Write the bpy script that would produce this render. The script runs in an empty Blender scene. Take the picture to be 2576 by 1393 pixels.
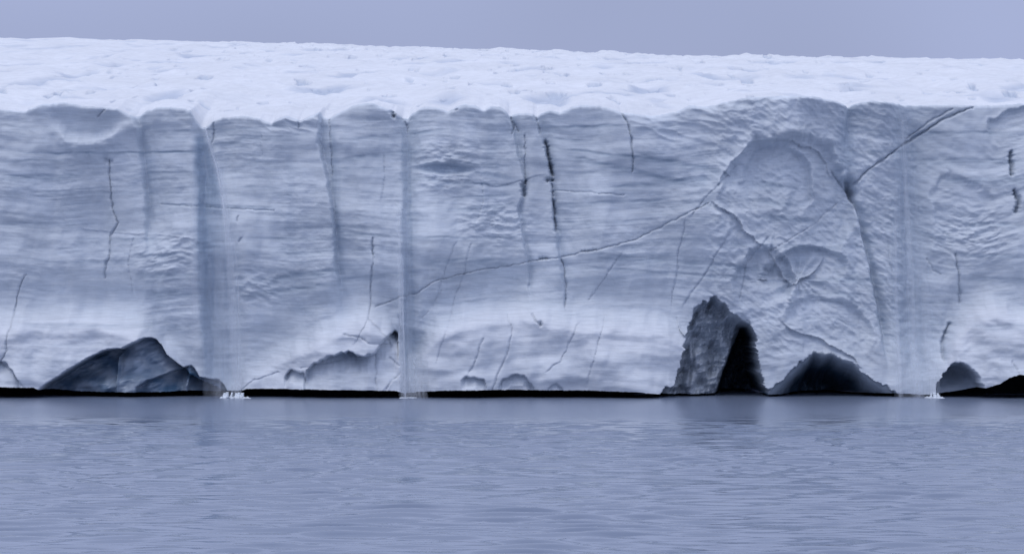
import bpy, math
import numpy as np

# ------------------------------------------------------------------ camera, sky, sun, exposure
S = bpy.context.scene
col = S.collection
CLIFF_Y = 250.0
EYE = 10.3
cam_d = bpy.data.cameras.new('camera')
cam = bpy.data.objects.new('camera', cam_d)
col.objects.link(cam)
cam.location = (0, 0, EYE)
cam.rotation_euler = (math.radians(90), 0, 0)
cam_d.sensor_width = 36
cam_d.lens = 36 * 10047 / 3543
cam_d.clip_end = 20000
S.camera = cam

SUN_EL, SUN_AZ = math.radians(66), math.radians(-140)     # azimuth from +Y (beyond the cliff) towards +X
w = bpy.data.worlds.new('World'); S.world = w; w.use_nodes = True
nt = w.node_tree; N = nt.nodes; L = nt.links; N.clear()
out = N.new('ShaderNodeOutputWorld'); bg = N.new('ShaderNodeBackground'); bg.inputs[1].default_value = 0.1
sky = N.new('ShaderNodeTexSky'); sky.sky_type = 'NISHITA'; sky.sun_disc = False
sky.sun_elevation = SUN_EL; sky.sun_rotation = SUN_AZ; sky.air_density = 1; sky.dust_density = 2
tc = N.new('ShaderNodeTexCoord'); sep = N.new('ShaderNodeSeparateXYZ')
L.new(tc.outputs['Generated'], sep.inputs[0])
# overcast cloud sheet: brighter to the zenith than at the horizon, with faint broad unevenness
ramp = N.new('ShaderNodeValToRGB'); ramp.color_ramp.elements[0].color = (3.35, 3.85, 6.3, 1)
ramp.color_ramp.elements[1].color = (7.6, 8.4, 11.2, 1)
e = ramp.color_ramp.elements.new(0.09); e.color = (3.9, 4.45, 7.0, 1)
e = ramp.color_ramp.elements.new(0.35); e.color = (6.2, 6.95, 9.7, 1)
mx = N.new('ShaderNodeMath'); mx.operation = 'MAXIMUM'; mx.inputs[1].default_value = 0.0
L.new(sep.outputs[2], mx.inputs[0]); L.new(mx.outputs[0], ramp.inputs[0])
nz = N.new('ShaderNodeTexNoise'); nz.inputs['Scale'].default_value = 4.2; nz.inputs['Detail'].default_value = 2.0
L.new(tc.outputs['Generated'], nz.inputs['Vector'])
mr = N.new('ShaderNodeMapRange'); mr.inputs[1].default_value = 0.3; mr.inputs[2].default_value = 0.7
mr.inputs[3].default_value = 0.82; mr.inputs[4].default_value = 1.12
L.new(nz.outputs[0], mr.inputs[0])
vm = N.new('ShaderNodeVectorMath'); vm.operation = 'SCALE'
L.new(ramp.outputs[0], vm.inputs[0]); L.new(mr.outputs[0], vm.inputs['Scale'])
mixw = N.new('ShaderNodeMix'); mixw.data_type = 'RGBA'; mixw.inputs[0].default_value = 0.88
L.new(sky.outputs[0], mixw.inputs[6]); L.new(vm.outputs[0], mixw.inputs[7])
L.new(mixw.outputs[2], bg.inputs[0]); L.new(bg.outputs[0], out.inputs[0])

sd = bpy.data.lights.new('sun', 'SUN'); sd.energy = 0.75; sd.angle = math.radians(35); sd.color = (1.0, 0.97, 0.93)
sun = bpy.data.objects.new('sun', sd); col.objects.link(sun)
sun.rotation_euler = (math.radians(90) - SUN_EL, 0, math.pi - SUN_AZ)

vs = S.view_settings
vs.view_transform = 'Standard'; vs.look = 'None'; vs.gamma = 1; vs.use_curve_mapping = False; vs.exposure = 0.0
S.render.engine = 'CYCLES'
S.cycles.max_bounces = 8
S.cycles.volume_bounces = 2
S.cycles.transparent_max_bounces = 16

# ------------------------------------------------------------------ helpers
rng = np.random.default_rng(7)
M_PX = 0.03422          # metres per sketch unit on the cliff face (a survey grid laid on the face)
def wx(X): return (np.asarray(X, float) - 1288.0) * M_PX
def wz(Y): return EYE + (696.5 - np.asarray(Y, float)) * M_PX
def toX(x): return np.asarray(x) / M_PX + 1288.0
def toY(z): return 696.5 - (np.asarray(z) - EYE) / M_PX

_perm = np.random.default_rng(3).permutation(4096)
def _h(i, j, s):
    return _perm[(_perm[(_perm[(i + s * 131) & 4095] + j) & 4095] + s) & 4095] / 4096.0
def noise(x, y, s=0):
    x = np.asarray(x, float); y = np.asarray(y, float)
    x, y = np.broadcast_arrays(x, y)
    i = np.floor(x).astype(int); j = np.floor(y).astype(int)
    fx = x - i; fy = y - j
    def g(a, b):
        t = _h(i + a, j + b, s) * 2 * math.pi
        return np.cos(t) * (fx - a) + np.sin(t) * (fy - b)
    u = fx**3 * (fx * (fx * 6 - 15) + 10); v = fy**3 * (fy * (fy * 6 - 15) + 10)
    a = g(0, 0) * (1 - u) + g(1, 0) * u
    b = g(0, 1) * (1 - u) + g(1, 1) * u
    return (a * (1 - v) + b * v) * 1.5
def fbm(x, y, s=0, o=4, g=0.5):
    r = 0; a = 1.0
    for k in range(o):
        r = r + a * noise(np.asarray(x) * 2**k, np.asarray(y) * 2**k, s + 17 * k); a *= g
    return r
def ss(a, b, x):
    t = np.clip((x - a) / (b - a), 0, 1); return t * t * (3 - 2 * t)
def gauss(x, w): return np.exp(-(x / w)**2)
def curve(pts, X, smooth=0):
    p = np.array(pts, float); return np.interp(X, p[:, 0], p[:, 1])
def soft_curve(pts, X, r=12):
    return (curve(pts, X - r) + curve(pts, X - r / 2) + 2 * curve(pts, X) + curve(pts, X + r / 2) + curve(pts, X + r)) / 6
def dist_poly(X, Y, pts, rad):
    """distance to a polyline, clipped to rad; also position along it 0..1 and the side"""
    D = np.full(X.shape, float(rad)); T = np.zeros(X.shape); side = np.zeros(X.shape)
    p = np.array(pts, float); seg = np.hypot(*(p[1:] - p[:-1]).T); tot = seg.sum(); acc = 0
    for a, b, l in zip(p[:-1], p[1:], seg):
        m = (X > min(a[0], b[0]) - rad) & (X < max(a[0], b[0]) + rad) & (Y > min(a[1], b[1]) - rad) & (Y < max(a[1], b[1]) + rad)
        if m.any():
            d = (b - a) / l; rx = X[m] - a[0]; ry = Y[m] - a[1]
            t = np.clip(rx * d[0] + ry * d[1], 0, l)
            q = np.hypot(rx - t * d[0], ry - t * d[1]); cr = rx * d[1] - ry * d[0]
            Dm = D[m]; k = q < Dm; Dm[k] = q[k]; D[m] = Dm
            Tm = T[m]; Tm[k] = ((acc + t) / tot)[k]; T[m] = Tm
            sm = side[m]; sm[k] = np.sign(cr)[k]; side[m] = sm
        acc += l
    return D, T, side

def tag(o, label=None, cat=None, group=None, kind=None):
    if label: o['label'] = label
    if cat: o['category'] = cat
    if group: o['group'] = group
    if kind: o['kind'] = kind
    return o
def empty(name, loc, parent=None):
    o = bpy.data.objects.new(name, None); col.objects.link(o); o.location = loc
    if parent: o.parent = parent
    return o
def mesh_obj(name, V, F, mat, parent=None, colour=None, smooth=True):
    me = bpy.data.meshes.new(name)
    V = np.ascontiguousarray(V, dtype=np.float32); F = np.ascontiguousarray(F, dtype=np.int32)
    n = F.shape[1]
    me.vertices.add(len(V)); me.vertices.foreach_set('co', V.ravel())
    me.loops.add(F.size); me.loops.foreach_set('vertex_index', F.ravel())
    me.polygons.add(len(F)); me.polygons.foreach_set('loop_start', np.arange(0, F.size, n, dtype=np.int32))
    try: me.polygons.foreach_set('loop_total', np.full(len(F), n, dtype=np.int32))
    except Exception: pass
    me.polygons.foreach_set('use_smooth', np.full(len(F), smooth))
    if colour is not None:
        a = me.attributes.new('ice_colour', 'FLOAT_COLOR', 'POINT')
        c = np.ones((len(V), 4), np.float32); c[:, :colour.shape[1]] = colour
        a.data.foreach_set('color', c.ravel())
    me.update(calc_edges=True)
    me.materials.append(mat)
    o = bpy.data.objects.new(name, me); col.objects.link(o)
    if parent:
        o.parent = parent
        o.matrix_parent_inverse = parent.matrix_world.inverted()
        o.location = (-parent.location[0], -parent.location[1], -parent.location[2])
        o.matrix_parent_inverse.identity()
    return o
def grid_faces(nr, nc):
    i = np.arange((nr - 1) * (nc - 1)); r = i // (nc - 1); c = i % (nc - 1)
    a = r * nc + c
    return np.stack([a, a + 1, a + nc + 1, a + nc], 1)
def sub_mesh(name, V, F, C, sel, mat, parent=None):
    f = F[sel]; u, inv = np.unique(f, return_inverse=True)
    return mesh_obj(name, V[u], inv.reshape(f.shape), mat, parent, C[u])

# ------------------------------------------------------------------ materials
def new_mat(name):
    m = bpy.data.materials.new(name); m.use_nodes = True
    b = m.node_tree.nodes['Principled BSDF']; return m, m.node_tree, b
def ice_mat(name, rough, bump, spec=0.4, fine=6.0):
    m, t, b = new_mat(name); N, L = t.nodes, t.links
    at = N.new('ShaderNodeAttribute'); at.attribute_name = 'ice_colour'
    tc = N.new('ShaderNodeTexCoord')
    mp = N.new('ShaderNodeMapping'); mp.inputs['Scale'].default_value = (0.5, 0.5, 6.0)
    n1 = N.new('ShaderNodeTexNoise'); n1.inputs['Scale'].default_value = 1.3; n1.inputs['Detail'].default_value = 8; n1.inputs['Roughness'].default_value = 0.6
    L.new(tc.outputs['Object'], mp.inputs[0]); L.new(mp.outputs[0], n1.inputs['Vector'])
    n2 = N.new('ShaderNodeTexNoise'); n2.inputs['Scale'].default_value = fine; n2.inputs['Detail'].default_value = 6
    L.new(tc.outputs['Object'], n2.inputs['Vector'])
    r1 = N.new('ShaderNodeMapRange'); r1.inputs[1].default_value = 0.3; r1.inputs[2].default_value = 0.7
    r1.inputs[3].default_value = 0.88; r1.inputs[4].default_value = 1.08
    L.new(n1.outputs[0], r1.inputs[0])
    sc = N.new('ShaderNodeVectorMath'); sc.operation = 'SCALE'
    L.new(at.outputs['Color'], sc.inputs[0]); L.new(r1.outputs[0], sc.inputs['Scale'])
    L.new(sc.outputs[0], b.inputs['Base Color'])
    ad = N.new('ShaderNodeMath'); ad.operation = 'ADD'
    L.new(n1.outputs[0], ad.inputs[0]); L.new(n2.outputs[0], ad.inputs[1])
    bp = N.new('ShaderNodeBump'); bp.inputs['Strength'].default_value = bump; bp.inputs['Distance'].default_value = 0.12
    L.new(ad.outputs[0], bp.inputs['Height']); L.new(bp.outputs[0], b.inputs['Normal'])
    b.inputs['Roughness'].default_value = rough; b.inputs['Specular IOR Level'].default_value = spec
    return m
M_ICE = ice_mat('weathered_glacier_ice', 0.6, 0.16, 0.25)
M_BLUE = ice_mat('dense_blue_ice', 0.3, 0.2, 0.5, 2.0)
def snow_mat():
    m, t, b = new_mat('melting_snow'); N, L = t.nodes, t.links
    at = N.new('ShaderNodeAttribute'); at.attribute_name = 'ice_colour'
    tc = N.new('ShaderNodeTexCoord')
    n = N.new('ShaderNodeTexNoise'); n.inputs['Scale'].default_value = 0.9; n.inputs['Detail'].default_value = 7
    L.new(tc.outputs['Object'], n.inputs['Vector'])
    r = N.new('ShaderNodeMapRange'); r.inputs[1].default_value = 0.3; r.inputs[2].default_value = 0.7; r.inputs[3].default_value = 0.93; r.inputs[4].default_value = 1.03
    L.new(n.outputs[0], r.inputs[0])
    sc = N.new('ShaderNodeVectorMath'); sc.operation = 'SCALE'
    L.new(at.outputs['Color'], sc.inputs[0]); L.new(r.outputs[0], sc.inputs['Scale'])
    L.new(sc.outputs[0], b.inputs['Base Color'])
    bp = N.new('ShaderNodeBump'); bp.inputs['Strength'].default_value = 0.4; bp.inputs['Distance'].default_value = 0.15
    L.new(n.outputs[0], bp.inputs['Height']); L.new(bp.outputs[0], b.inputs['Normal'])
    b.inputs['Roughness'].default_value = 0.75; b.inputs['Specular IOR Level'].default_value = 0.2
    return m
M_SNOW = snow_mat()
def plain(name, c, rough, spec=0.3, bump=0.3, scale=3.0):
    m, t, b = new_mat(name); N, L = t.nodes, t.links
    tc = N.new('ShaderNodeTexCoord'); n = N.new('ShaderNodeTexNoise'); n.inputs['Scale'].default_value = scale; n.inputs['Detail'].default_value = 6
    L.new(tc.outputs['Object'], n.inputs['Vector'])
    r = N.new('ShaderNodeValToRGB'); r.color_ramp.elements[0].position = .3; r.color_ramp.elements[1].position = .7
    r.color_ramp.elements[0].color = (*[v * .7 for v in c], 1); r.color_ramp.elements[1].color = (*[v * 1.25 for v in c], 1)
    L.new(n.outputs[0], r.inputs[0]); L.new(r.outputs[0], b.inputs['Base Color'])
    bp = N.new('ShaderNodeBump'); bp.inputs['Strength'].default_value = bump; bp.inputs['Distance'].default_value = 0.1
    L.new(n.outputs[0], bp.inputs['Height']); L.new(bp.outputs[0], b.inputs['Normal'])
    b.inputs['Roughness'].default_value = rough; b.inputs['Specular IOR Level'].default_value = spec
    return m
M_SLOT = plain('slot_black', (0.012, 0.013, 0.015), 0.8, 0.05)  # near-black surface that keeps the waterline slot dark
M_FOAM = plain('white_foam', (0.75, 0.8, 0.85), 0.8, 0.2, 0.5, 5)
def water_mat():
    m, t, b = new_mat('sea_water'); N, L = t.nodes, t.links
    b.inputs['Base Color'].default_value = (0.175, 0.215, 0.30, 1)
    b.inputs['Roughness'].default_value = 0.06; b.inputs['IOR'].default_value = 1.5
    tc = N.new('ShaderNodeTexCoord'); mp = N.new('ShaderNodeMapping'); mp.inputs['Scale'].default_value = (0.5, 1.3, 1)
    n = N.new('ShaderNodeTexNoise'); n.inputs['Scale'].default_value = 2.2; n.inputs['Detail'].default_value = 5
    L.new(tc.outputs['Object'], mp.inputs[0]); L.new(mp.outputs[0], n.inputs['Vector'])
    at = N.new('ShaderNodeAttribute'); at.attribute_name = 'ice_colour'
    sp = N.new('ShaderNodeSeparateColor'); L.new(at.outputs['Color'], sp.inputs[0])
    rr = N.new('ShaderNodeMapRange'); rr.inputs[1].default_value = .45; rr.inputs[2].default_value = 1.0; rr.inputs[3].default_value = .24; rr.inputs[4].default_value = .035
    L.new(sp.outputs[0], rr.inputs[0]); L.new(rr.outputs[0], b.inputs['Roughness'])
    bp = N.new('ShaderNodeBump'); bp.inputs['Distance'].default_value = 0.02
    ms = N.new('ShaderNodeMath'); ms.operation = 'MULTIPLY'; ms.inputs[1].default_value = 0.45
    L.new(sp.outputs[0], ms.inputs[0]); L.new(ms.outputs[0], bp.inputs['Strength'])
    L.new(n.outputs[0], bp.inputs['Height']); L.new(bp.outputs[0], b.inputs['Normal'])
    return m
M_SEA = water_mat()
def veil_mat(name, alpha):
    """broken-up falling water: pale drops and mist with gaps, thinning out to the sides of the column"""
    m = bpy.data.materials.new(name); m.use_nodes = True; t = m.node_tree; t.nodes.clear(); N, L = t.nodes, t.links
    o = N.new('ShaderNodeOutputMaterial'); tr = N.new('ShaderNodeBsdfTransparent'); mix = N.new('ShaderNodeMixShader'); m2 = N.new('ShaderNodeMixShader')
    df = N.new('ShaderNodeBsdfDiffuse'); df.inputs[0].default_value = (.9, .93, .97, 1); tl = N.new('ShaderNodeBsdfTranslucent'); tl.inputs[0].default_value = (.9, .93, .97, 1)
    m2.inputs[0].default_value = .35; L.new(df.outputs[0], m2.inputs[1]); L.new(tl.outputs[0], m2.inputs[2])
    at = N.new('ShaderNodeAttribute'); at.attribute_name = 'ice_colour'; sp = N.new('ShaderNodeSeparateColor'); L.new(at.outputs['Color'], sp.inputs[0])
    tc = N.new('ShaderNodeTexCoord'); mp = N.new('ShaderNodeMapping'); mp.inputs['Scale'].default_value = (5.0, 5.0, .22)
    n = N.new('ShaderNodeTexNoise'); n.inputs['Scale'].default_value = 1.0; n.inputs['Detail'].default_value = 5
    L.new(tc.outputs['Object'], mp.inputs[0]); L.new(mp.outputs[0], n.inputs['Vector'])
    r = N.new('ShaderNodeMapRange'); r.inputs[1].default_value = .32; r.inputs[2].default_value = .68; r.inputs[3].default_value = .25 * alpha; r.inputs[4].default_value = 1.5 * alpha
    L.new(n.outputs[0], r.inputs[0]); mu = N.new('ShaderNodeMath'); mu.operation = 'MULTIPLY'
    L.new(r.outputs[0], mu.inputs[0]); L.new(sp.outputs[0], mu.inputs[1])
    L.new(mu.outputs[0], mix.inputs[0]); L.new(tr.outputs[0], mix.inputs[1]); L.new(m2.outputs[0], mix.inputs[2]); L.new(mix.outputs[0], o.inputs['Surface'])
    return m
M_VEIL = veil_mat('falling_water_mist', .20)
M_VEIL_THIN = veil_mat('thin_water_mist', .09)
M_VEIL_DENSE = veil_mat('dense_falling_water', .34)
M_CREST = veil_mat('white_falling_water', .5)

# ------------------------------------------------------------------ shape of the ice front (sketch units, x right, y down)
TOP = [(-900,285),(-700,270),(-500,284),(-300,262),(-150,280),(-60,262),(0,275),(40,279),(65,277),(100,262),(160,257),(205,265),(240,268),(290,272),(330,291),(345,289),(365,275),(405,267),(455,271),(476,276),(488,300),(500,317),(512,318),(528,304),(556,293),(618,291),(652,298),(682,311),(700,300),(720,292),(754,303),(775,297),(806,280),(811,294),(828,298),(856,283),(889,266),(923,260),(944,262),(971,273),(991,279),(1011,296),(1025,297),(1035,284),(1059,270),(1076,267),(1106,272),(1127,281),(1137,275),(1151,266),(1168,261),(1195,266),(1218,277),(1235,265),(1256,268),(1270,276),(1281,289),(1300,284),(1327,283),(1351,291),(1362,283),(1385,275),(1409,282),(1440,268),(1460,263),(1507,266),(1541,276),(1562,284),(1609,290),(1640,293),(1700,283),(1735,264),(1770,269),(1800,264),(1830,256),(1880,246),(1950,243),(2050,244),(2100,253),(2138,268),(2160,258),(2190,252),(2230,256),(2290,262),(2350,262),(2440,263),(2500,264),(2576,259),(2700,270),(2900,255),(3100,272),(3400,262)]
BOT = [(-900,974),(0,971),(95,972),(110,979),(200,985),(400,986),(470,983),(540,986),(575,983),(610,981),(626,977),(760,977),(900,978),(1000,980),(1020,987),(1050,984),(1120,979),(1250,978),(1500,980),(1600,983),(1640,987),(1690,992),(1930,993),(2100,991),(2250,989),(2330,992),(2400,985),(2470,972),(2500,962),(2520,947),(2545,939),(2580,943),(2640,965),(2800,975),(3400,975)]
SHOULDER = [(-900,800),(-300,820),(0,800),(150,795),(280,802),(350,820),(395,850),(425,905),(470,955),(560,985),(620,940),(700,885),(790,845),(850,808),(920,795),(985,815),(1010,880),(1035,950),(1055,880),(1085,835),(1150,795),(1250,778),(1360,776),(1440,796),(1550,802),(1660,805),(1720,840),(1900,985),(2300,990),(2370,900),(2400,820),(2440,782),(2500,765),(2576,790),(2800,800),(3400,790)]

# seams: (polyline, groove half width, depth m, step m: + right side stands back, wetness with painted seam shade)
SEAMS = [
 ([(-620,280),(-600,500),(-610,800)], 14, .9, .5, .3),
 ([(-260,270),(-250,500),(-240,900)], 14, .9, .5, .3),
 ([(330,289),(346,320),(352,400),(362,500),(368,640)], 12, .4, .8, .15),
 ([(498,316),(506,360),(512,520),(520,700),(535,985)], 26, .9, .2, .0),
 ([(806,284),(803,360),(823,440),(838,520),(850,700),(866,800)], 8, .3, 1.0, .1),
 ([(1014,296),(1022,330),(1024,600),(1026,975)], 16, .7, .2, .2),
 ([(1281,290),(1300,350),(1320,460),(1306,540),(1328,660),(1338,790)], 7, .35, .3, .15),
 ([(1352,292),(1362,330),(1378,370),(1388,450),(1392,520),(1413,660),(1424,775)], 10, .4, .4, .15),
 ([(2139,266),(2134,340),(2130,400)], 14, 1.0, .4, .3),
 ([(2268,264),(2285,400),(2290,700),(2300,985)], 36, .8, .3, .2),
 ([(2138,480),(2166,540),(2184,610),(2204,720),(2226,840),(2236,930)], 9, .9, .8, .2),
 ([(2900,265),(2890,600),(2900,900)], 14, .9, .5, .3),
 ([(3200,265),(3190,600),(3200,900)], 14, .9, .5, .3),
]
# cracks: (polyline, half width, depth m)
CRACKS = [
 ([(262,402),(272,404)], 7, .35), ([(270,402),(267,440),(275,520),(289,560),(283,575),(270,592),(266,650),(258,660),(255,700)], 2.0, .6),
 ([(330,600),(318,650),(330,740)], 1.2, .12),
 ([(60,690),(38,750),(30,820),(24,880),(6,912),(-30,935)], 2.0, .5), ([(8,912),(45,935),(75,975)], 1.8, .4),
 ([(945,772),(1010,746),(1050,735),(1100,705),(1200,680),(1290,666),(1370,650),(1420,646),(1470,632),(1500,630),(1530,621),(1600,602),(1660,572),(1720,541),(1780,512)], 1.7, .45),
 ([(1360,650),(1380,650)], 3.5, .6), ([(1462,633),(1498,630)], 3.0, .6),
 ([(400,514),(520,521),(600,526),(690,530)], 2.0, .28), ([(200,574),(300,585),(400,590),(490,601)], 2.0, -.12),
 ([(942,600),(938,660),(932,760),(932,800),(962,832),(985,870)], 1.8, .45), ([(940,640),(939,600)], 2.6, .5),
 ([(932,800),(912,835),(895,860)], 1.4, .25), ([(870,840),(910,848),(935,862),(972,866)], 2.6, .4),
 ([(1145,612),(1120,680),(1096,750)], 1.4, .2), ([(1186,610),(1170,680),(1140,760),(1118,850),(1100,905)], 1.4, .2),
 ([(1005,790),(1012,880),(1020,975)], 1.8, .4), ([(985,900),(1004,918)], 3, .4), ([(975,975),(1014,930)], 1.6, .3), ([(945,890),(950,975)], 1.8, .3),
 ([(1276,790),(1290,840),(1262,920),(1236,978)], 1.8, .35), ([(1214,850),(1198,905),(1180,935)], 2.0, .3),
 ([(1340,790),(1352,815)], 2.5, .5), ([(1357,812),(1360,818)], 3.5, .6),
 ([(1520,800),(1500,870),(1475,960)], 1.4, .2), ([(1455,812),(1430,860),(1410,905),(1376,930)], 1.6, .25),
 ([(1372,356),(1380,385),(1386,425),(1389,436)], 4.2, 1.1), ([(1377,452),(1390,450)], 4.5, .9), ([(1386,460),(1388,474)], 2.5, .9),
 ([(1388,482),(1392,520),(1398,580)], 3.4, .8), ([(1412,650),(1422,700),(1420,770)], 2.4, .6),
 ([(1284,292),(1292,315),(1286,335)], 2.4, .7), ([(1292,305),(1306,330)], 2.0, .5), ([(1345,290),(1356,320),(1360,334)], 3.0, .9),
 ([(1320,340),(1322,400),(1318,455)], 2.2, .5), ([(1322,452),(1314,466),(1320,490)], 4, .7),
 ([(1562,285),(1578,310),(1588,350),(1590,400),(1588,430)], 2.6, .7),
 ([(1560,640),(1525,690),(1482,752)], 1.8, .22), ([(1720,560),(1705,650),(1690,770)], 1.8, .22), ([(1830,590),(1780,680),(1720,765)], 2.2, .25), ([(1930,600),(1880,660),(1860,750)], 2.2, .3),
 ([(1360,440),(1250,470),(1150,450)], 1.6, .14), ([(1390,478),(1480,484),(1570,492)], 2.0, .3),
 ([(2155,462),(2185,430),(2215,408),(2270,368),(2330,330),(2380,297),(2420,280),(2450,269)], 3.0, .9), ([(2290,345),(2350,300),(2400,275)], 2.4, .5),
 ([(2100,430),(2130,470),(2140,484)], 2.4, .5),
 ([(2410,640),(2416,700),(2420,760)], 3.0, .6), ([(2394,815),(2376,860),(2372,905)], 3.4, .6), ([(2340,650),(2352,680),(2372,690)], 2.2, .3),
 ([(2546,382),(2548,420),(2545,440)], 4, .9), ([(2552,480),(2564,505),(2556,530)], 5, .9), ([(2530,905),(2550,945)], 2, .3),
 ([(243,292),(248,283),(262,276)], 2.2, .5), ([(508,300),(545,285)], 3, .5), ([(533,310),(528,360)], 2.4, .5),
 ([(986,282),(990,293)], 4.5, 1.3), ([(754,303),(766,298)], 3, .6), ([(750,310),(752,325)], 2, .4), ([(828,300),(832,360),(836,440)], 2.2, .5),
 ([(597,545),(597,557)], 2.2, .4), ([(606,598),(600,608)], 2.2, .4), ([(1130,280),(1150,275)], 3, .5), ([(1010,296),(1020,310),(1024,330)], 2.2, .5),
 ([(700,935),(640,955),(600,985)], 1.8, .25), ([(760,925),(800,915),(860,905)], 2.2, .3), ([(1060,800),(1090,770),(1110,730)], 1.2, .15),
 ([(1200,558),(1215,500),(1210,460)], 1.2, .15), ([(660,390),(655,340)], 1.3, .15), ([(965,380),(968,445),(960,500)], 1.2, .15),
 ([(1940,630),(1990,600),(2060,560),(2110,510)], 2.2, .3), ([(1850,420),(1790,480),(1740,540)], 2.2, .25), ([(2240,600),(2250,690)], 1.5, .2),
]
BANDS = [(60,500,384,-.01,3,.6),(0,190,446,-.03,7,.6),(0,170,405,-.02,3,.4),(380,500,382,0,3,.5),(380,500,345,0,3,.3),(350,480,432,.01,4,.4),(380,760,330,-.04,4,.35),(560,780,350,-.05,6,.3),
 (590,700,470,.0,3,.35),(400,700,512,.03,3.2,.6),(1370,1570,317,.0,4,.7),(1380,1480,345,.08,4,.5),(860,1130,352,-.10,5,.5),(850,1050,402,-.12,7,.5),(830,1000,422,.01,3,.4),(1060,1300,405,.05,4,.35),
 (1080,1330,455,.05,4,.45),(1100,1290,500,-.06,4,.5),(1120,1300,530,-.1,5,.45),(1020,1290,598,-.01,2.4,.55),(1050,1280,655,.0,14,.42),(850,1040,702,-.09,6,.4),(640,860,705,-.13,8,.5),(600,840,742,-.12,7,.45),
 (330,480,640,.0,6,.4),(330,490,690,.0,8,.45),(360,490,735,.02,10,.5),(180,400,600,.0,4,.35),(150,330,662,-.03,4,.35),(0,120,560,.0,4,.3),(1480,1960,640,.08,14,.42),(1430,1900,668,.07,5,.35),(1400,1700,372,.12,5,.5),
 (1430,1780,392,.22,7,.5),(1600,1830,388,.2,8,.55),(1400,1600,430,.03,4,.3),(1520,1800,475,-.12,8,.45),(1400,1680,515,-.05,5,.4),(1400,1640,560,-.03,4,.35),(1800,2150,612,.03,5,.35),(2000,2280,700,.02,7,.4),(1950,2200,730,.05,5,.3),
 (1880,2010,455,.1,9,.5),(1890,2020,500,.08,8,.5),(1900,2060,540,.1,7,.5),(2180,2576,330,.01,6,.4),(2330,2576,400,.02,9,.45),(2360,2600,450,.0,10,.4),(2420,2600,560,.03,7,.4),(2420,2600,640,.03,7,.4),(2440,2600,700,.02,6,.4),(2150,2330,380,.0,6,.35),
 (60,330,815,.01,6,.35),(100,340,865,.0,6,.25),(2450,2640,820,-.04,8,.4),(60,480,480,.01,3,.25),(620,830,600,-.02,3,.35),(620,830,640,-.04,3,.3),(850,1010,590,.0,3,.3)]
# broken-out hollows: (upper rim polyline, lower limit, depth m, fall-off downwards, painted shade, edge sharpness)
def under_rim(X, Y, rim, h, depth, hole=1.0, edge=2.2, pw=1.0, rough=4.5):
    """hollow beneath a rim line: deepest just under the rim, running out over h units below"""
    p = np.array(rim, float); r = np.interp(X, p[:, 0], p[:, 1], left=1e5, right=1e5)
    inside = (X > p[0, 0]) & (X < p[-1, 0])
    dd = Y - r - fbm(X / 24, Y / 60, 5, 3) * rough
    ends = np.clip((X - p[0, 0]) / 8, 0, 1) * np.clip((p[-1, 0] - X) / 8, 0, 1)
    v = ss(-edge, edge, dd) * np.clip(1 - np.maximum(dd, 0) / h, 0, 1)**pw
    return np.where(inside, v * depth * ends, 0)

AL_L = [(108,980),(122,966),(165,938),(215,906),(240,892),(260,883),(282,878),(300,877),(330,880),(365,890),(400,915),(440,950)]
AL_R = [(296,900),(304,884),(314,876),(335,864),(355,854),(368,849),(381,849),(394,856),(408,873),(420,893),(434,907),(450,920),(480,945),(520,966),(570,988)]
AL_F = [(345,974),(372,958),(400,946),(430,935),(460,926),(480,920),(490,930),(500,947),(525,953),(550,957),(562,968),(572,986)]
def rim_mask(X, Y, rim, edge=2.0):
    p = np.array(rim, float); r = np.interp(X, p[:, 0], p[:, 1], left=1e5, right=1e5)
    return ss(-edge, edge, Y - r)
CAVE_A = [(1655,988),(1695,962),(1712,905),(1718,870),(1738,815),(1750,775),(1768,748),(1780,758),(1795,740),(1812,762),(1824,758),(1838,786),(1862,800),(1890,815),(1902,840),(1908,880),(1912,935),(1925,968),(1945,990)]
CAVE_B = [(1932,988),(1955,968),(1985,940),(2008,918),(2030,902),(2050,880),(2068,890),(2095,886),(2120,902),(2150,912),(2172,938),(2200,958),(2235,976),(2262,990)]
CAVE_C = [(2350,975),(2372,935),(2392,915),(2415,910),(2435,922),(2448,948),(2462,970)]

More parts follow.
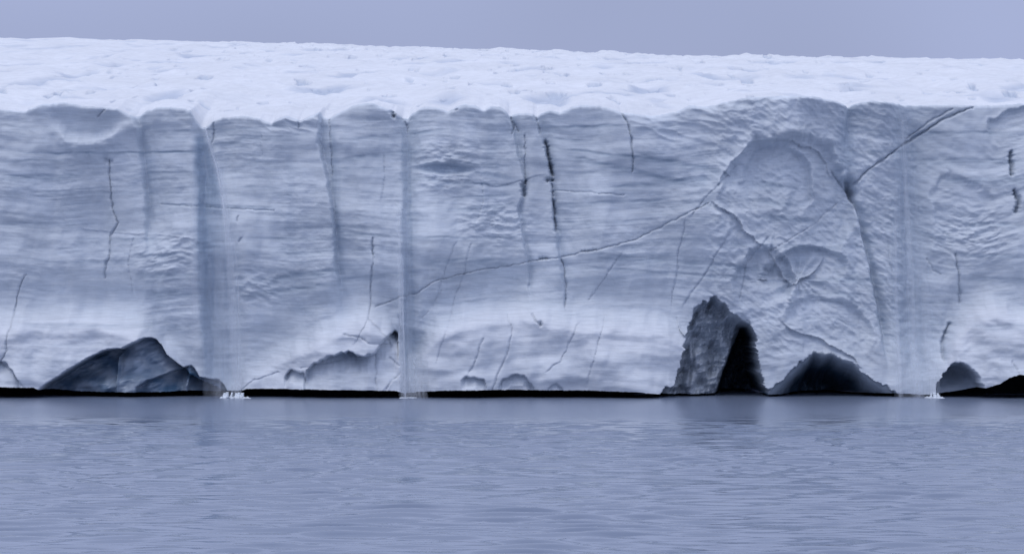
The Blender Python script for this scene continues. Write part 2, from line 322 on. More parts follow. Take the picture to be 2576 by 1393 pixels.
def face(X, Y):
    """set-back of the ice face (m, + is away from the water), plus ice colour"""
    D = fbm(X / 620, Y / 700, 1, 3) * 1.6 + fbm(X / 150, Y / 900, 2, 3) * .75 + fbm(X / 70, Y / 110, 3, 3) * .15
    # layering that sags and rises along the face
    warp = 26 * noise(X / 420, Y / 900, 9) + 12 * noise(X / 170, Y / 400, 10) + 70 * ss(1350, 2300, X) * noise(X / 330 + 3.1, Y / 500, 11) + .06 * (X - 1300) * ss(1350, 1800, X) * ss(2300, 1900, X)
    Yw = Y + warp
    lam = fbm(X / 210, Yw / 7.5, 12, 3, .6)
    lam2 = noise(X / 520, Yw / 26, 13)
    lam3 = noise(X / 90, Yw / 3.6, 14)
    patch = ss(-.35, .5, fbm(X / 230, Y / 170, 15, 2))
    D += fbm(X / 330, Yw / 60, 18, 3) * .16
    calmf = 1 - .65 * ss(-60, 10, Y - curve(SHOULDER, X))
    D += (lam * .020 + lam2 * .05 + lam3 * .008) * (.35 + .8 * patch) * calmf
    # chipped, slanting facets
    f = fbm((X + .6 * Y) / 60, (Y - .25 * X) / 34, 16, 4); D += np.abs(f) * .06 * (.3 + patch)
    for k, (cx, cy, s, a) in enumerate([(1120, 420, 60, .25), (1240, 560, 50, .3), (650, 720, 45, .2), (420, 640, 55, .22), (2440, 590, 60, .25)]):
        D += a * gauss(np.hypot((X - cx) / 1.6, Y - cy), s) * fbm(X / 34, Yw / 15, 40 + k, 3)
    wet_shade = np.zeros_like(X); crack_dark = np.zeros_like(X)
    for pts, wd, dep, step, wt in SEAMS:
        p = np.array(pts, float); xs = np.interp(Y, p[:, 1], p[:, 0]) + 3.0 * fbm(Y / 34, Y * 0 + wd, 20, 3)
        on = ss(p[0, 1] - 60, p[0, 1] + 5, Y) * (1 - ss(p[-1, 1] - 120, p[-1, 1] + 10, Y))
        u = X - xs; wv = wd * (1 + .3 * noise(Y / 60, Y * 0 + 2.3, 21))
        D += on * dep * np.where(u < 0, gauss(u, wv * .45), gauss(u, wv * 1.7))
        D += on * step * ss(-4, 5, u) * (1 - ss(10, 95, u))
        D -= on * .5 * step * (1 - ss(-60, -3, u)) * ss(-160, -60, u) * .0
        wet_shade = np.maximum(wet_shade, on * wt * gauss(u - wv * .7, wv * 1.5))
    for pts, wd, dep in CRACKS:
        p = np.array(pts, float)
        x0, x1, y0, y1 = p[:, 0].min() - 25, p[:, 0].max() + 25, p[:, 1].min() - 25, p[:, 1].max() + 25
        m = (X > x0) & (X < x1) & (Y > y0) & (Y < y1)
        if not m.any(): continue
        xm, ym = X[m], Y[m]
        jx = xm + 2.2 * fbm(xm / 22, ym / 22, 22, 3); jy = ym + 2.2 * fbm(xm / 22 + 9, ym / 22, 23, 3)
        d, t, sd_ = dist_poly(jx, jy, pts, 22)
        wv = wd * (.75 + .9 * np.clip(.5 + noise(t * 14 + wd, t * 0 + dep, 24), 0, 1))
        big = wd >= 3.3
        add = dep * (.75 if big else .42) * gauss(d, wv * (.85 if big else .72)) + np.sign(dep) * .03 * sd_ * gauss(d, 9)
        D[m] += add
        if dep > 0: crack_dark[m] = np.maximum(crack_dark[m], gauss(d, wv * .75) * min(1, dep * 1.5) * (.8 if big else .42) * (.55 + .45 * np.clip(noise(t * 9, t * 0 + wd, 28) + .5, 0, 1)))
    # foot of the cliff swells forward below the shoulder line
    sh = soft_curve(SHOULDER, X, 16) + 10 * fbm(X / 90, Y / 200, 25, 3)
    below = Y - sh
    foot = 1.15 * ss(-30, 40, below) * (1.0 + .25 * np.clip(below / 150, 0, 1))
    amt = curve([(-900,1.6),(0,1.6),(380,2.1),(480,.9),(590,.4),(760,1.7),(930,2.2),(1010,1.5),(1030,.3),(1080,1.4),(1200,2.0),(1450,1.8),(1680,1.6),(1760,.8),(1950,.0),(2330,.0),(2400,1.5),(2500,2.2),(3400,1.8)], X)
    D -= foot * amt
    D += .5 * gauss(below + 60, 40) * np.clip(amt / 2, 0, 1)
    # lumpy foot ice
    D += ss(0, 80, below) * (fbm(X / 120, Y / 80, 26, 3, .34) * .34 * np.clip(amt, 0, 1.2))
    # scoop near the top left with a pale sill under it
    sil = curve([(90,292),(125,306),(150,325),(172,345),(192,352),(225,352),(262,342),(300,322),(345,300)], X) + 4 * fbm(X / 26, Y / 40, 27, 3)
    wn = ss(105, 165, X) * (1 - ss(270, 335, X))
    e_ = Y - sil
    D += .62 * wn * ss(270, 345, Y) * (1 - ss(-20, 12, e_)) - .45 * wn * gauss(e_ - 16, 20)
    D -= .3 * gauss(np.hypot((X - 330) / 1.5, Y - 318), 20)
    # lens-shaped bare blue patch
    r = np.hypot((X - 1115) / 85, (Y - 425 - .02 * (X - 1115)) / 15) ; D += .55 * (1 - ss(.5, 1.1, r)); wet_shade = np.maximum(wet_shade, .55 * (1 - ss(.5, 1.15, r)))
    r = np.hypot((X - 1245) / 70, (Y - 440 - .18 * (X - 1245)) / 8) ; wet_shade = np.maximum(wet_shade, .4 * (1 - ss(.3, 1.3, r)))
    # great shell-shaped breakouts to the right
    wX = X + 16 * fbm(X / 90, Y / 90, 120, 3); wY = Y + 13 * fbm(X / 80, Y / 70, 121, 3)
    def shell(cx, cy, rx, ry, dep, tilt, top=.9, s=30):
        X, Y = wX, wY; a = math.radians(tilt); U = ((X - cx) * math.cos(a) + (Y - cy) * math.sin(a)) / rx; V = (-(X - cx) * math.sin(a) + (Y - cy) * math.cos(a)) / ry
        th = np.arctan2(V, U); q = np.hypot(U, V) * (1 + .07 * noise(th * 3.0 + s, np.hypot(U, V) * 2, s) + .03 * noise(th * 11, U * 0 + s, s + 1))
        rib = .10 * np.sin(q * 26 + 2 * noise(U * 3, V * 3, s)) * np.clip(q, 0, 1)
        fade = 1 - ss(-.35, top, V + .25 * noise(U * 2, V * 2, s + 2))
        return fade * ((1 - ss(.88, 1.04, q)) * dep * (.75 + .35 * q * q + rib * .5) - .22 * dep * gauss(q - 1.08, .10)), q
    m1, q1 = shell(1980, 520, 175, 185, 1.1, 28, s=30); D += m1 * ss(1780, 1850, X + .2 * Y - 90)
    m2, q2 = shell(1955, 470, 88, 110, .7, 10, s=33); D += m2
    m3, q3 = shell(2020, 690, 118, 70, .8, -8, s=36); D += m3
    m4, q4 = shell(1920, 715, 75, 95, .8, 20, s=39); D += m4
    th = np.arctan2(Y - 700, X - 2010); q = np.hypot(X - 2010, Y - 700)
    D += .45 * noise(th * 3.2, q / 120, 41) * gauss(q - 50, 50)
    D += ss(1760, 1840, X) * (1 - ss(2500, 2560, X)) * .12 * (noise((wX - 1.1 * wY) / 24, (X + Y) / 150, 49) * ss(0, .6, noise(X / 90, Y / 80, 57)) + .7 * noise((wX + 1.4 * wY) / 22, (X - Y) / 150, 56) * ss(0, .6, noise(X / 80, Y / 90, 59))) * ss(320, 400, Y) * (1 - ss(860, 960, Y))
    D += ss(1740, 1820, X) * (1 - ss(2260, 2340, X)) * .20 * np.abs(fbm((X + Y) / 70, (Y - .8 * X) / 34, 48, 4)) * (1 - ss(850, 930, Y))
    wet_shade = np.maximum(wet_shade, .30 * gauss(np.hypot((X - 2015) / 1.2, Y - 650), 34))
    D += .8 * gauss(Y - (330 + .0 * X), 70) * ss(1990, 2050, X) * (1 - ss(2230, 2400, X)) * .9
    m5, q5 = shell(2430, 540, 70, 110, .25, -25, s=44); D += m5
    m6, q6 = shell(2560, 330, 60, 60, .4, 0, s=47); D += m6
    m7, q7 = shell(2090, 820, 120, 70, .4, 18, s=50); D += m7
    # slumped, broken ground under the rim in the right half
    rg = ss(1560, 1640, X) * (1 - ss(1880, 1960, X)) * (1 - ss(330, 400, Y))
    D += rg * .30 * np.abs(fbm((X + 1.2 * Y) / 110, (Y - .35 * X) / 34, 63, 2))
    rg = ss(640, 700, X) * (1 - ss(790, 812, X)) * (1 - ss(320, 345, Y)); D += rg * .3 * np.abs(fbm(X / 70, (Y - .3 * X) / 24, 64, 2))
    # long pale lips that cross the breakouts
    for pts, wd_, a_ in [([(1790,500),(1830,540),(1880,580),(1925,620)], 9, .5), ([(1925,620),(1950,660),(1975,700),(2000,712),(2040,690),(2080,650)], 8, .55), ([(1800,470),(1850,400),(1900,360),(1960,350),(2040,370),(2100,430)], 9, .45), ([(1960,800),(2040,850),(2110,880),(2170,920)], 9, .4), ([(1700,800),(1730,845),(1712,880)], 8, .3)]:
        d_, t_, s_ = dist_poly(wX, wY, pts, 40); D += 0.75 * a_ * np.where(s_ > 0, -gauss(d_, wd_), .6 * gauss(d_, wd_ * 1.4)) * np.sin(np.clip(t_, 0, 1) * math.pi)**.5
    # hollows along the foot
    blue = np.zeros_like(X)
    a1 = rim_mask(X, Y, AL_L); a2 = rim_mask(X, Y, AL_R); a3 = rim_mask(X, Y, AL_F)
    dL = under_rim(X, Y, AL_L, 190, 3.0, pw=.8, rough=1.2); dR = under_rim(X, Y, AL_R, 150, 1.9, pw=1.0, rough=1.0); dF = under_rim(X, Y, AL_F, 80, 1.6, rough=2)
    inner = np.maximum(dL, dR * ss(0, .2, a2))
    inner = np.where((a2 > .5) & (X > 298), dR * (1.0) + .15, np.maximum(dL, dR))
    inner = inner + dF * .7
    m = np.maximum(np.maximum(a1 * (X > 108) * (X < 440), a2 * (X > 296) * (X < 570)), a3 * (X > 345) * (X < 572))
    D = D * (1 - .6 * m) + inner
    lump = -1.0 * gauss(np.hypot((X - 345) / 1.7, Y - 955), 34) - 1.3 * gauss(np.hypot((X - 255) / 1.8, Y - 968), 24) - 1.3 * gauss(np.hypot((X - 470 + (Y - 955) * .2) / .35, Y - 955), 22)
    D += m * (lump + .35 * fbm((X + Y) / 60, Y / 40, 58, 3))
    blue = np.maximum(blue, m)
    H = [([(768,960),(774,934),(800,908),(840,892),(872,885),(882,880),(900,892),(925,894),(945,888),(957,868),(975,845),(993,832),(1001,836),(1004,880)], 120, 1.0, .25),
         ([(715,950),(732,933),(767,937),(776,965)], 30, .9, .45),
         ([(1160,955),(1175,944),(1200,946),(1218,952),(1226,975)], 30, .7, .4),
         ([(1253,975),(1265,955),(1285,942),(1305,940),(1325,948),(1345,975)], 26, .7, .4),
         ([(1376,978),(1386,966),(1400,964),(1418,978)], 14, .4, .3),
         ([(-60,975),(-30,925),(0,908),(25,912),(45,930),(68,970)], 60, .8, .3)]
    rimM = H[0][0]; pM = np.array(rimM, float); rM = np.interp(X, pM[:, 0], pM[:, 1], left=1e5, right=1e5) + 5 * fbm(X / 14, Y / 40, 65, 3)
    kM = ss(-2, 2, Y - rM) * (1 - ss(0, 56, Y - rM)) * (gauss(X - 885, 72) + .9 * gauss(X - 990, 18)); D += 1.3 * kM; blue = np.maximum(blue, .6 * kM)  # dark crescent below the middle rim, shade painted into the colour
    for rim, h, dep, rim_shade in H:
        v = under_rim(X, Y, rim, h, dep, pw=.8); D += v; blue = np.maximum(blue, np.clip(v / dep, 0, 1) * rim_shade)  # shade under each rim goes into the colour through the blue mask
    def cave(rim, dep, bias, flo):
        p = np.array(rim, float); mk = rim_mask(X + 5 * fbm(Y / 16, X / 30, 60, 3), Y + 8 * fbm(X / 20, Y / 60, 61, 4), rim, 1.6) * (X > p[0, 0]) * (X < p[-1, 0])
        r = np.interp(X, p[:, 0], p[:, 1])
        t = (X - p[0, 0]) / (p[-1, 0] - p[0, 0])
        d = dep * (bias(t) + .09 * fbm((X + .25 * Y) / 34, Y / 70, 62, 4) + .022 * fbm(X / 60, (Y + .2 * X) / 14, 68, 3)) * ss(0, flo, Y - r)
        return mk, d
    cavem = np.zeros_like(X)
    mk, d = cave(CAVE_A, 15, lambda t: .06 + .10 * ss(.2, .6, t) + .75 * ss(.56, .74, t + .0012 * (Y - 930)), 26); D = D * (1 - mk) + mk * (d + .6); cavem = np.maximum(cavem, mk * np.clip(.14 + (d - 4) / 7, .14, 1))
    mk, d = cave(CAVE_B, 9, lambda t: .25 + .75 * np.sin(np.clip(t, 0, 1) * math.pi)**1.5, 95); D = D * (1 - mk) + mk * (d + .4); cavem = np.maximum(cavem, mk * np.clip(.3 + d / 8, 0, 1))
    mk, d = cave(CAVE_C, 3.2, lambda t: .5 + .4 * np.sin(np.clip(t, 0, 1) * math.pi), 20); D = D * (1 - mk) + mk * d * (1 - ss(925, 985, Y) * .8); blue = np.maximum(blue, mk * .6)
    # colours: the ice itself, dirtier layers, painted shoulder light, dark blue cracks, wet streaks, painted seam shade
    base = np.array([.68, .73, .785])
    dirt = ss(.05, .75, lam * .7 + .55 * lam2 + .35 * lam3) * (.25 + .75 * patch)
    dirt = dirt * (1 - .8 * ss(-20, 40, below))
    C = base[None, None, :] * (1 + .08 * fbm(X / 160, Y / 120, 70, 3)[..., None])
    shoulder_light = np.clip(foot * amt / 1.8, 0, 1) * .85 * (1 - .5 * ss(40, 120, below))  # shoulder painted paler where it tilts up to the light
    C = C + (np.array([.80, .83, .87]) - C) * shoulder_light[..., None]
    C = C + (np.array([.42, .49, .56]) - C) * (.42 * dirt)[..., None]
    for x0, x1, yy, sl, wd_, am_ in BANDS:
        e_ = (Y - (yy + sl * (X - x0)) - 3.0 * fbm(X / 60, X * 0 + yy, 75, 3)) / wd_
        k_ = am_ * ss(x0 - 30, x0 + 50, X) * (1 - ss(x1 - 50, x1 + 30, X)) * np.where(e_ < 0, gauss(e_, .55), gauss(e_, 1.5)) * (.6 + .8 * np.clip(noise(X / 40, Y / 8, 76) + .4, 0, 1))
        D = D + .10 * k_ * np.clip(wd_ / 4, .6, 1.4)
        C = C + (np.array([.30, .38, .47]) - C) * np.clip(k_, 0, .9)[..., None]
    # meltwater-wetted runs, plus seam and groove shade put into the colour
    for x0, x1, wa, wb, y0, y1, a in [(1022, 1032, 12, 20, 330, 985, .6), (2285, 2300, 34, 50, 330, 990, .5), (370, 376, 16, 20, 380, 520, .35), (834, 856, 11, 18, 320, 700, .4), (2132, 2134, 20, 36, 280, 520, .45), (1398, 1412, 12, 10, 480, 770, .25), (730, 735, 10, 14, 360, 700, .15), (1235, 1240, 12, 16, 300, 480, .2)]:
        t = np.clip((Y - y0) / (y1 - y0), 0, 1); xc = x0 + (x1 - x0) * t; ww = wa + (wb - wa) * t
        wet_shade = np.maximum(wet_shade, a * ss(y0 - 8, y0 + 40, Y) * (1 - ss(y1 - 120, y1 + 40, Y) * .8) * np.exp(-np.abs((X - xc + 2 * noise(Y / 50, X * 0 + x0, 71)) / ww)**3) * (.85 + .25 * noise(X / 5, Y / 220, 72)))
    arc = np.interp(Y, [330,360,400,450,500,600,700,850,990], [508,520,534,548,558,572,584,594,604])
    lf = np.interp(Y, [330, 500, 985], [492, 497, 512]) + 1.5 * noise(Y / 70, Y * 0, 66)
    fan = ss(-18, 12, X - lf) * (1 - ss(-14, 5, X - arc)) * ss(318, 352, Y) * (.95 - .35 * ss(500, 900, Y) + .10 * noise(X / 6, Y / 260, 67)) * (1 - .6 * ss(-60, -6, X - arc) * ss(480, 560, Y))
    wet_shade = np.maximum(wet_shade, fan)
    C = C + (np.array([.30, .39, .50]) - C) * np.clip(wet_shade, 0, 1)[..., None]
    C = C + (np.array([.07, .11, .17]) - C) * (np.clip(crack_dark, 0, 1) * .75)[..., None]
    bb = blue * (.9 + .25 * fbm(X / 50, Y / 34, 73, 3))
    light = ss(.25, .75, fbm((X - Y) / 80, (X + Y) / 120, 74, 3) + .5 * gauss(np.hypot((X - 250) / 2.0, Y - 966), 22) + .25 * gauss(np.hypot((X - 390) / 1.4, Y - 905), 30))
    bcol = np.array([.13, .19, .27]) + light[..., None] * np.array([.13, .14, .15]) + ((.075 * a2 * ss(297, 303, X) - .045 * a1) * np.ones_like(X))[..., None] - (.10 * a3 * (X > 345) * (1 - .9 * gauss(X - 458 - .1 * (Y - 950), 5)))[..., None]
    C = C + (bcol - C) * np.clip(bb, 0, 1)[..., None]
    C = C + (np.array([.05, .09, .14]) - C) * np.clip(.30 * (cavem > .1) + .9 * cavem, 0, 1)[..., None]  # cave darkness put into the colour, strongest where deepest
    # sea-washed rim at the very bottom
    return D, np.clip(C, .01, .95), np.maximum(m, 0), cavem

# ------------------------------------------------------------------ one continuous survey grid: underside, face, snow surface
xf = np.arange(-46.5, 46.5, .078)
xo = 46.5 + np.cumsum(np.geomspace(.09, 6.0, 62))
xs = np.concatenate([-xo[::-1], xf, xo]); nc = len(xs)
XD = toX(xs)
top = curve(TOP, XD) + 1.6 * fbm(XD / 16, XD * 0, 80, 3)
bot = curve(BOT, XD) + 2.2 * np.abs(fbm(XD / 7, XD * 0 + 4, 81, 3)) - 1.0
NR = 345
t = np.linspace(0, 1, NR)[:, None]
Yg = bot[None, :] + (top - bot)[None, :] * t
Xg = np.broadcast_to(XD[None, :], Yg.shape).copy()
D, C, alc, cav = face(Xg, Yg)
# rounded brink
br = np.clip((top[None, :] + 9 - Yg) / 9, 0, 1)
D += .38 * (1 - np.sqrt(np.clip(1 - br**2, 0, 1)))
Pf = np.stack([np.broadcast_to(xs[None, :], Yg.shape), CLIFF_Y + D, wz(Yg)], 2)
# sideways jitter so the face is not a pure relief
Pf[..., 0] += .10 * fbm(Xg / 40, Yg / 60, 82, 3) * ss(0, .1, t) * ss(1, .9, t)
# snow surface
NS = 300
d = np.concatenate([[.06, .15, .28, .45], .45 + np.cumsum(np.geomspace(.28, 9.0, NS - 4))])[:, None]
xx = np.broadcast_to(xs[None, :], (NS, nc)); dd = np.broadcast_to(d, (NS, nc))
T = np.interp(xx, [-300, -100, -46, 0, 33, 85, 300], [.0824, .0816, .0800, .0776, .0755, .0740, .0732])
a = .112
b = (a - T)**2 / (4 * (250 * T - 14.7))
vtx = a / (2 * b)
dm = np.minimum(dd, vtx)
dome = a * dm - b * dm**2
edge = wz(top)[None, :]
esm = 25.0
Zc = esm + dome + (edge - esm) * np.exp(-dd / 7.0)
am = ss(.5, 8, dd)
# crevasse troughs that run back from the notches, wind lumps, melt hollows
Zc += am * .55 * fbm(xx / 11, dd / 22, 90, 3) + am * .28 * fbm((xx + .5 * dd) / 4.2, dd / 8, 91, 3)
Zc -= am * ss(1, 8, dd) * 1.25 * np.clip(fbm(xx / 7.5, dd / 15, 92, 2) - .34, 0, 1)**1.2
rdg = 1 - np.abs(fbm((xx - .9 * dd) / 16, (dd + .2 * xx) / 13, 93, 3)) * 2.2
Zc -= am * .30 * np.clip(rdg - .72, 0, 1) * (1 - ss(20, 70, dd))
Zc += .05 * fbm(xx / 1.2, dd / 2.0, 94, 3) * (1 - ss(40, 120, dd))
topD = D[-1][None, :]
Yc = CLIFF_Y + dd + topD * np.exp(-dd / 9.0)
Pc = np.stack([xx, Yc, Zc], 2)
Cs = np.array([.78, .80, .83])[None, None, :] * (1 + .05 * fbm(xx / 8, dd / 16, 95, 3)[..., None])
hol = np.clip(fbm(xx / 7.5, dd / 15, 92, 2) - .30, 0, 1) * 2.0 + .5 * np.clip(rdg - .8, 0, 1) * (1 - ss(20, 70, dd))
Cs = Cs + (np.array([.50, .56, .66]) - Cs) * np.clip(hol * am, 0, .8)[..., None]
fleck = np.clip(fbm(xx / 2.6, dd / 7.5, 96, 3) - .52, 0, 1) * 3.2 * ss(0, 5, dd)
Zc -= .5 * np.clip(fleck, 0, 1)
Pc[..., 2] = Zc
Cs = Cs + (np.array([.42, .50, .62]) - Cs) * np.clip(fleck, 0, .6)[..., None]
ice_edge = .8 * (1 - ss(.02, .16, dd))[..., None]
Cs = Cs + (np.array([.64, .68, .73]) - Cs) * ice_edge
# underside of the washed-out notch
und = []
for k, (dy, dz) in enumerate([(9.0, .22), (6.0, .20), (3.0, .16), (1.2, .10), (.45, .04), (.15, .01)]):
    P = Pf[0].copy(); P[:, 1] += dy; P[:, 2] += dz; und.append(P)
Pu = np.stack(und)
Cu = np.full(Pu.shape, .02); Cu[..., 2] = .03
P = np.concatenate([Pu, Pf, Pc]); C = np.concatenate([Cu, C, np.clip(Cs, 0, .92)])
nu = len(und); nr = P.shape[0]
V = P.reshape(-1, 3); Cv = C.reshape(-1, 3)
F = grid_faces(nr, nc)
fr = np.arange(len(F)) // (nc - 1); fc = np.arange(len(F)) % (nc - 1)
is_snow = fr >= nu + NR - 1
is_und = fr < nu
is_face = ~is_snow & ~is_und
fi = np.clip(fr - nu, 0, NR - 1)
FX = Xg[fi, fc]; FY = Yg[fi, fc]
in_alc = is_face & (alc[fi, fc] > .5)
mA = is_face & (cav[fi, fc] > .12) & (FX < 1946) & ~in_alc
mB = is_face & (cav[fi, fc] > .12) & (FX >= 1946)
cliff = empty('ice_cliff', (0, CLIFF_Y, 0))
tag(cliff, 'tall layered blue-grey ice cliff rising from the sea under a snowfield', 'ice cliff')
bpy.context.view_layer.update()
# buttresses between the seams
bounds = []
for k in (2, 3, 4, 5, 6, 7, 8, 9):
    pts = np.array(SEAMS[k][0], float)
    bounds.append(np.interp(FY, pts[:, 1], pts[:, 0]))
rank = np.zeros(len(F), int)
for bnd in bounds: rank += (FX > bnd).astype(int)
rest = is_face & ~in_alc & ~mA & ~mB
labels = {0: 'buttress with a scooped hollow near its brink', 1: 'narrow buttress beside the wide waterfall', 2: 'buttress between the wide waterfall and the pale arete',
          3: 'buttress with a rounded brink left of the thin waterfall', 4: 'buttress right of the thin waterfall with a lens of blue ice', 5: 'narrow pillar between two dark upright cracks',
          6: 'broad buttress crossed by a long slanting crack', 7: 'buttress right of the shell-shaped breakouts', 8: 'buttress with a broad slanting crevice beneath the brink'}
for r in range(rank.max() + 1):
    s_ = rest & (rank == r)
    if s_.sum() > 50:
        o = sub_mesh('ice_buttress', V, F, Cv, s_, M_ICE, cliff)
        if r in labels: o['label'] = labels[r]
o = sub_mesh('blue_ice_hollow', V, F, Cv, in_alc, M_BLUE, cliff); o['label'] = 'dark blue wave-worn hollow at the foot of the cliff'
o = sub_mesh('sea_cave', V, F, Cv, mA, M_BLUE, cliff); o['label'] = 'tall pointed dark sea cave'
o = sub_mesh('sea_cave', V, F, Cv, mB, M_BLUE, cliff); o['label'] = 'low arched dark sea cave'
sub_mesh('undercut', V, F, Cv, is_und, M_SLOT, cliff)  # ice underside coloured near black to stand for the slot's shade
snow = sub_mesh('snowfield', V, F, Cv, is_snow, M_SNOW); tag(snow, kind='structure')

# black back wall added so the slot between ice and water stays dark
xr = np.linspace(-260, 260, 900)
rows = []
for (dy, z) in [(0, -2.5), (0, .2), (.3, .9), (.8, 3.4), (3, 3.6)]:
    yb = 256.5 + dy + 1.0 * fbm(xr / 6, xr * 0 + z, 97, 3)
    rows.append(np.stack([xr, yb, np.full_like(xr, z) + (.25 * noise(xr / 2.5, xr * 0 + z, 98) if 0 < z < 2 else 0)], 1))
P_ = np.stack(rows)
# stand further back where the caves are
cv_ = (ss(11, 14, xr) * (1 - ss(33, 36, xr)))[None, :]
P_[..., 1] += 14 * cv_
added_slot_wall = mesh_obj('added_dark_slot_wall', P_.reshape(-1, 3), grid_faces(5, 900), M_SLOT); tag(added_slot_wall, kind='structure')

# ------------------------------------------------------------------ sea
xsf = np.arange(-48, 48, .125); xso = 48 + np.cumsum(np.geomspace(.2, 420, 50))
sx = np.concatenate([-xso[::-1], xsf, xso])
ynear = 96 - np.cumsum(np.geomspace(.4, 420, 40))[::-1]
yf = [96.0]
while yf[-1] < 232: yf.append(yf[-1] + .13 + .17 * (yf[-1] - 96) / 130)
yf += list(232 + np.cumsum(np.full(30, 1.0))) + [275, 300]
sy = np.concatenate([ynear, yf])
SX, SY = np.meshgrid(sx, sy)
def sea_h(x, y):
    h = np.zeros_like(x); g = np.random.default_rng(11)
    wx_ = x + .9 * noise(x / 9, y / 9, 101); wy_ = y + .8 * noise(x / 7, y / 7, 102)
    for k in range(36):
        lam = .8 * (2.5 / .8)**(g.random()**.8); th = math.radians(90 + g.normal() * 11)
        kx, ky = math.cos(th) * 2 * math.pi / lam, math.sin(th) * 2 * math.pi / lam
        h += .0068 * lam * np.sin(kx * wx_ + ky * wy_ + g.random() * 6.28)
    gust = .65 + .6 * ss(-.5, .6, fbm(x / 16, y / 26, 103, 3))
    h = h * gust + .006 * fbm(x / 1.5, y / .55, 104, 3) * gust
    return h
calm = 1 - ss(186, 226, SY + 6 * noise(SX / 30, SY / 40, 105))
inner_ = ((np.abs(SX) < 60) & (SY > 85)).astype(float)
Z = np.zeros_like(SX); msk = inner_ > 0
Z[msk] = sea_h(SX[msk], SY[msk])
amp = (calm * .93 + .07) * (1 - ss(49, 58, np.abs(SX))) * ss(86, 94, SY)
Z *= amp
att = np.stack([np.clip(calm + .45, 0, 1)] * 3, 2).reshape(-1, 3)
sea = mesh_obj('sea', np.stack([SX, SY, Z], 2).reshape(-1, 3), grid_faces(*SX.shape), M_SEA, None, att); tag(sea, kind='structure')

# ------------------------------------------------------------------ waterfalls
def veil(name, mat, parent, left, right, y0, y1, thick0, thick1, out, n=40, m=18, ybase=CLIFF_Y):
    """closed flattened column of falling water between two edge lines (face units), thrown 'out' metres from the ice"""
    Ys = np.linspace(y0, y1, n); vs_ = []
    Lc = np.interp(Ys, [p[1] for p in left], [p[0] for p in left]); Rc = np.interp(Ys, [p[1] for p in right], [p[0] for p in right])
    Dg = face(np.stack([Lc + (Rc - Lc) * q for q in (-.1, .2, .5, .8, 1.1)], 1), np.repeat(Ys[:, None], 5, 1))[0]
    front = np.minimum.accumulate(Dg.min(1))
    for i, Y in enumerate(Ys):
        t = i / (n - 1)
        l = curve([(p[1], p[0]) for p in left], Y); r = curve([(p[1], p[0]) for p in right], Y)
        l = l + 1.2 * float(noise(Y / 60, l * 0 + y0, 110)); r = r + 1.2 * float(noise(Y / 50, r * 0 + y1, 111))
        cx, rx = wx((l + r) / 2), (r - l) / 2 * M_PX
        ry = (thick0 + (thick1 - thick0) * t) / 2
        yy = ybase + front[i] - ry - .05 - .35 * t
        for k in range(m):
            a_ = 2 * math.pi * k / m
            vs_.append((cx + rx * math.cos(a_), yy + ry * math.sin(a_), float(wz(Y))))
    me = bpy.data.meshes.new(name)
    fs = [[i * m + k, i * m + (k + 1) % m, (i + 1) * m + (k + 1) % m, (i + 1) * m + k][::-1] for i in range(n - 1) for k in range(m)]
    fs.append(list(range(m))[::-1][::-1]); fs.append([(n - 1) * m + k for k in range(m)][::-1])
    me.from_pydata(vs_, [], fs); me.update(); me.materials.append(mat)
    at = me.attributes.new('ice_colour', 'FLOAT_COLOR', 'POINT'); ed = np.abs(np.sin(2 * math.pi * np.arange(m) / m))
    fd = np.clip(np.arange(n) / (n * .12), 0, 1) if y0 > 350 else np.ones(n)
    if y1 < 960: fd = fd * np.clip((n - 1 - np.arange(n)) / (n * .3), 0, 1)
    cc = np.ones((n, m, 4), np.float32); cc[..., 0] = fd[:, None] * ed[None, :]; at.data.foreach_set('color', cc.ravel())
    me.polygons.foreach_set('use_smooth', [True] * len(me.polygons))
    o = bpy.data.objects.new(name, me); col.objects.link(o)
    o.parent = parent; o.location = tuple(-v for v in parent.location)
    return o
def foam(parent, X0, X1, y, h, seed):
    """low ragged splash where the water lands"""
    g = np.random.default_rng(seed); vs_, fs = [], []
    for k in range(46):
        cx = wx(X0 + (X1 - X0) * g.random()); cy = y + g.normal() * .5; r = .05 + .14 * g.random(); hz = h * (.2 + g.random())
        b0 = len(vs_)
        for j in range(6):
            a_ = j * math.pi / 3; vs_.append((cx + r * 1.6 * math.cos(a_), cy + r * math.sin(a_), -.05))
        for j in range(6):
            a_ = j * math.pi / 3 + .3; vs_.append((cx + r * .8 * math.cos(a_), cy + r * .6 * math.sin(a_), hz * .6))
        vs_.append((cx, cy, hz))
        for j in range(6):
            fs.append([b0 + j, b0 + (j + 1) % 6, b0 + 6 + (j + 1) % 6, b0 + 6 + j]); fs.append([b0 + 6 + j, b0 + 6 + (j + 1) % 6, b0 + 12])
    me = bpy.data.meshes.new('splash'); me.from_pydata(vs_, [], fs); me.materials.append(M_FOAM)
    me.polygons.foreach_set('use_smooth', [True] * len(me.polygons))
    o = bpy.data.objects.new('splash', me); o['kind'] = 'stuff'; col.objects.link(o); o.parent = parent; o.location = tuple(-v for v in parent.location)
    return o
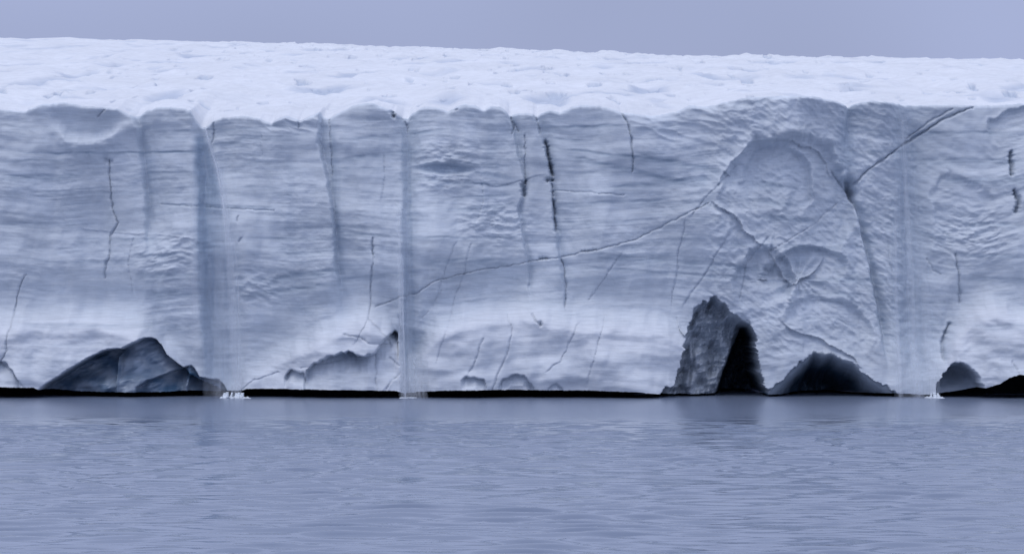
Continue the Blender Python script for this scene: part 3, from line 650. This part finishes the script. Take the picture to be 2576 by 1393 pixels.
def jet(parent, X0, X1, Ya, Yb, y, r):
    """solid white trickle"""
    vs_, fs = [], []; n, m = 9, 8
    for i in range(n):
        t = i / (n - 1); X = X0 + (X1 - X0) * t; Y = Ya + (Yb - Ya) * t
        rr = r * (.7 + .7 * t + .25 * math.sin(i * 2.1 + X0))
        for k in range(m):
            a_ = 2 * math.pi * k / m; vs_.append((float(wx(X)) + rr * math.cos(a_), y - .4 * t + rr * math.sin(a_), float(wz(Y))))
    fs = [[i * m + k, (i + 1) * m + k, (i + 1) * m + (k + 1) % m, i * m + (k + 1) % m] for i in range(n - 1) for k in range(m)]
    me = bpy.data.meshes.new('trickle'); me.from_pydata(vs_, [], fs); me.materials.append(M_FOAM)
    me.polygons.foreach_set('use_smooth', [True] * len(me.polygons))
    o = bpy.data.objects.new('trickle', me); col.objects.link(o); o.parent = parent; o.location = tuple(-v for v in parent.location)

G = 'meltwater falls down the ice cliff'
w1 = tag(empty('waterfall', (float(wx(555)), 248, 0)), 'wide misty waterfall arcing from the snow notch beside the dark blue hollow', 'waterfall', G)
veil('mist_veil', M_VEIL_THIN, w1, [(499,345),(500,500),(506,700),(515,1000)], [(518,345),(566,480),(592,660),(604,800),(615,1000)], 345, 1000, .5, 1.6, (.4, -2.2))
veil('mist_veil', M_VEIL, w1, [(508,322),(524,380),(545,450),(558,540),(572,700),(585,1000)], [(516,322),(536,380),(562,450),(580,560),(596,700),(611,1000)], 322, 1000, .25, .8, (.5, -2.4))
veil('water_stream', M_CREST, w1, [(506,318),(522,372),(541,430),(556,500),(572,600)], [(513,318),(529,372),(547,430),(560,500),(574,600)], 318, 600, .25, .1, (.5, -1.4))
veil('water_stream', M_VEIL, w1, [(590,600),(598,750),(606,1000)], [(594,600),(603,750),(613,1000)], 600, 1000, .2, .5, (-1.6, -2.5))
veil('water_stream', M_VEIL_THIN, w1, [(478,430),(482,700),(490,930)], [(498,430),(502,700),(512,930)], 430, 930, .3, .7, (-.2, -1.8))
veil('water_stream', M_VEIL_THIN, w1, [(536,600),(538,1000)], [(566,600),(572,1000)], 600, 1000, .3, .9, (-1.2, -2.3))
for a_ in [(571,570,985,996,.10), (578,576,983,996,.16), (590,588,984,996,.08), (600,601,985,996,.10), (607,605,984,996,.15), (616,613,985,996,.17)]:
    jet(w1, a_[0], a_[1], a_[2], a_[3], CLIFF_Y - 2.2, a_[4])
foam(w1, 566, 636, CLIFF_Y - 2.6, .14, 5)
w2 = tag(empty('waterfall', (float(wx(1025)), 248, 0)), 'thin straight waterfall dropping down a blue groove in mid cliff', 'waterfall', G)
veil('mist_veil', M_VEIL_THIN, w2, [(1014,320),(1006,600),(1006,1000)], [(1028,320),(1036,600),(1050,1000)], 320, 1000, .3, 1.2, (.4, -1.8))
veil('water_stream', M_CREST, w2, [(1012,640),(1014,800),(1019,1000)], [(1015,640),(1018,800),(1026,1000)], 640, 1000, .15, .3, (-.8, -2.0))
veil('water_stream', M_VEIL, w2, [(1002,500),(1003,800),(1012,1000)], [(1011,500),(1013,800),(1024,1000)], 500, 1000, .2, .5, (-.5, -1.8))
veil('water_stream', M_VEIL, w2, [(1024,880),(1020,1000)], [(1058,880),(1082,1000)], 880, 1000, .2, .8, (-1.8, -2.4))
foam(w2, 1012, 1046, CLIFF_Y - 2.2, .08, 6)
w3 = tag(empty('waterfall', (float(wx(2300)), 248, 0)), 'broad straight waterfall falling right of the low arched sea cave', 'waterfall', G)
veil('mist_veil', M_VEIL_THIN, w3, [(2262,290),(2248,500),(2240,1000)], [(2286,290),(2312,500),(2350,1000)], 290, 1000, .4, 1.6, (.4, -2.0))
veil('mist_veil', M_VEIL, w3, [(2272,300),(2282,600),(2290,1000)], [(2280,300),(2300,600),(2322,1000)], 300, 1000, .25, .8, (.3, -2.2))
veil('water_stream', M_VEIL, w3, [(2254,500),(2256,1000)], [(2262,500),(2270,1000)], 500, 1000, .2, .6, (-.6, -2.2))
veil('water_stream', M_VEIL_THIN, w3, [(2318,620),(2330,1000)], [(2336,620),(2360,1000)], 620, 1000, .2, .9, (-.6, -2.0))
jet(w3, 2342, 2343, 984, 997, CLIFF_Y - 2.0, .15); jet(w3, 2350, 2352, 986, 997, CLIFF_Y - 2.0, .12); jet(w3, 2334, 2332, 986, 997, CLIFF_Y - 2.0, .08)
foam(w3, 2322, 2362, CLIFF_Y - 2.3, .13, 8)
